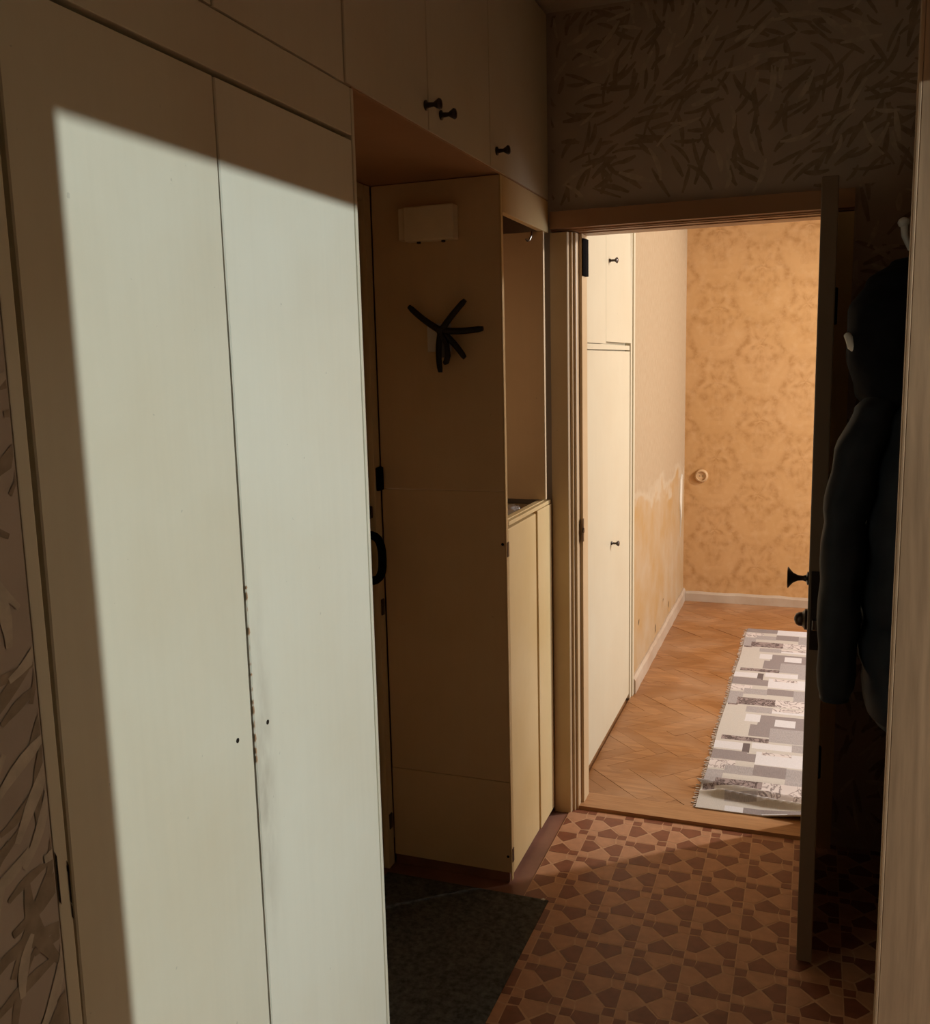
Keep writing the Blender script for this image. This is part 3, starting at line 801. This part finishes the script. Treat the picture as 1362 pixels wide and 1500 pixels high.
# socket on the far wall
so = thing('wall_socket', (-.672, YF - .001, .81), 'round wall socket at the left end of the orange far wall', 'socket')
mb = MB(); mb.lathe((-.668, YF - .0005, .841), (0, -1, 0), [(0, .043), (.010, .043), (.018, .038), (.020, .034), (.020, .030), (.010, .028), (.009, .004)], 24)
M['socket'] = plain('yellowed_socket_plastic', (.50, .32, .16), .45, .3, var=.08)
obj('cover', mb, M['socket'], so, True)
mb = MB()
for dx in (-.0095, .0095): mb.lathe((-.668 + dx, YF - .0100, .841), (0, -1, 0), [(0, .003), (.0008, .003)], 8)
obj('pin_holes', mb, M['black_plastic'], so)

# ================================================================== RUG
RW, RY0, RY1 = .70, 3.222, 5.60
rects = [  # u0,u1,w0,w1 (metres across / towards the viewer inside one repeat), colour slot
    (.0, .35, 0, .927, 0),
    (.045, .21, .00, .095, 3), (.21, .36, .0, .095, 4), (0, .045, -.0, .09, 5), (.01, .05, .09, .112, 3),
    (.09, .205, .112, .185, 5), (.205, .36, .155, .182, 1), (.205, .36, .112, .152, 4),
    (.155, .36, .215, .36, 2), (.225, .305, .25, .33, 1), (.125, .235, .33, .47, 2), (.21, .36, .36, .515, 5), (.10, .16, .215, .30, 1),
    (.02, .208, .483, .530, 3), (0, .112, .555, .625, 1), (.145, .30, .535, .60, 1), (.112, .143, .55, .65, 6), (.30, .36, .52, .60, 5),
    (0, .135, .64, .745, 2), (.13, .20, .655, .745, 2), (.165, .36, .63, .765, 1), (.19, .30, .625, .66, 4),
    (.0, .10, .755, .835, 4), (.06, .165, .80, .875, 5), (.0, .06, .85, .927, 5), (.165, .29, .775, .865, 2), (.29, .36, .78, .927, 5)]
T0 = 5.335
def tone(u, y):
    if u > RW / 2: u = RW - u
    w_ = (T0 - y) % .927
    c_ = 0
    for a_, b_, e_, d_, k_ in rects:
        if a_ <= u < b_ and e_ <= w_ < d_: c_ = k_
    if c_ == 5: c_ = 5
    return c_
rg_m = [M['rug_beige'], M['rug_white'], M['rug_mid'], M['rug_dark'], M['rug_scroll'], M['rug_stripe'], M['rug_char']]
def rug_x(u, y): return -.350 + (y - RY0) * .0105 + u + .002 * math.sin(y * 9)
def bumpf(d, wd): return math.exp(-(d / wd) ** 2)
def rug_z(u, y):
    z = FZ + .006
    # creases near the front end, running slightly diagonally
    d1 = y - (3.335 - .17 * (u - .06)); k1 = min(1, max(0, (u + .02) / .10)) * (1 - min(1, max(0, (u - .50) / .2)))
    z += .030 * bumpf(d1, .015) * k1
    d2 = y - (3.405 - .16 * u); z += .026 * bumpf(d2, .017) * (1 - min(1, max(0, (u - .45) / .2)))
    d3 = y - (3.500 - .03 * u); z += .005 * bumpf(d3, .035)
    d4 = y - 3.62; z += .005 * bumpf(d4, .05)
    z += .022 * bumpf(y - RY0, .05) * min(1, max(0, (u - .22) / .14))
    return z
nu, nv = 100, 300
us = [k / nu * RW for k in range(nu + 1)]
vs = []
for k in range(nv + 1):
    t = k / nv; vs.append(RY0 + (RY1 - RY0) * (t ** 1.25))
mb = MB()
for sgn in (0, 1):
    for a_ in range(nu + 1):
        for y in vs:
            mb.v.append((rug_x(us[a_], y), y + .010 * us[a_], rug_z(us[a_], y) - (.005 if sgn else 0)))
N = len(vs)
off = (nu + 1) * N
for a_ in range(nu):
    for b_ in range(N - 1):
        k_ = tone((us[a_] + us[a_ + 1]) / 2, (vs[b_] + vs[b_ + 1]) / 2)
        mb.f.append((a_ * N + b_, (a_ + 1) * N + b_, (a_ + 1) * N + b_ + 1, a_ * N + b_ + 1)); mb.mi.append(k_)
        mb.f.append((off + a_ * N + b_, off + a_ * N + b_ + 1, off + (a_ + 1) * N + b_ + 1, off + (a_ + 1) * N + b_)); mb.mi.append(0)
for a_ in range(nu):
    for b_ in (0, N - 1): mb.f.append((a_ * N + b_, (a_ + 1) * N + b_, off + (a_ + 1) * N + b_, off + a_ * N + b_)); mb.mi.append(0)
for b_ in range(N - 1):
    for a_ in (0, nu): mb.f.append((a_ * N + b_, a_ * N + b_ + 1, off + a_ * N + b_ + 1, off + a_ * N + b_)); mb.mi.append(0)
rug = thing('runner_rug', (0, 4.4, FZ), 'pale grey patchwork runner rug with rucked front end on the parquet', 'rug')
obj('weave', mb, rg_m, rug, True)
mb = MB(); rr = random.Random(4)
y = RY0 + .01
while y < RY1 - .01:
    L_ = rr.uniform(.006, .020); x_ = rug_x(0, y); z_ = rug_z(0, y) - .002; s_ = rr.uniform(-.006, .006)
    mb.prism([(x_ - L_, y + s_), (x_ - L_, y + s_ + .003), (x_ + .002, y + .004), (x_ + .002, y)], z_ - .003, z_ + .0005)
    y += rr.uniform(.008, .018)
obj('edge_threads', mb, M['fringe'], rug, stuff=True)
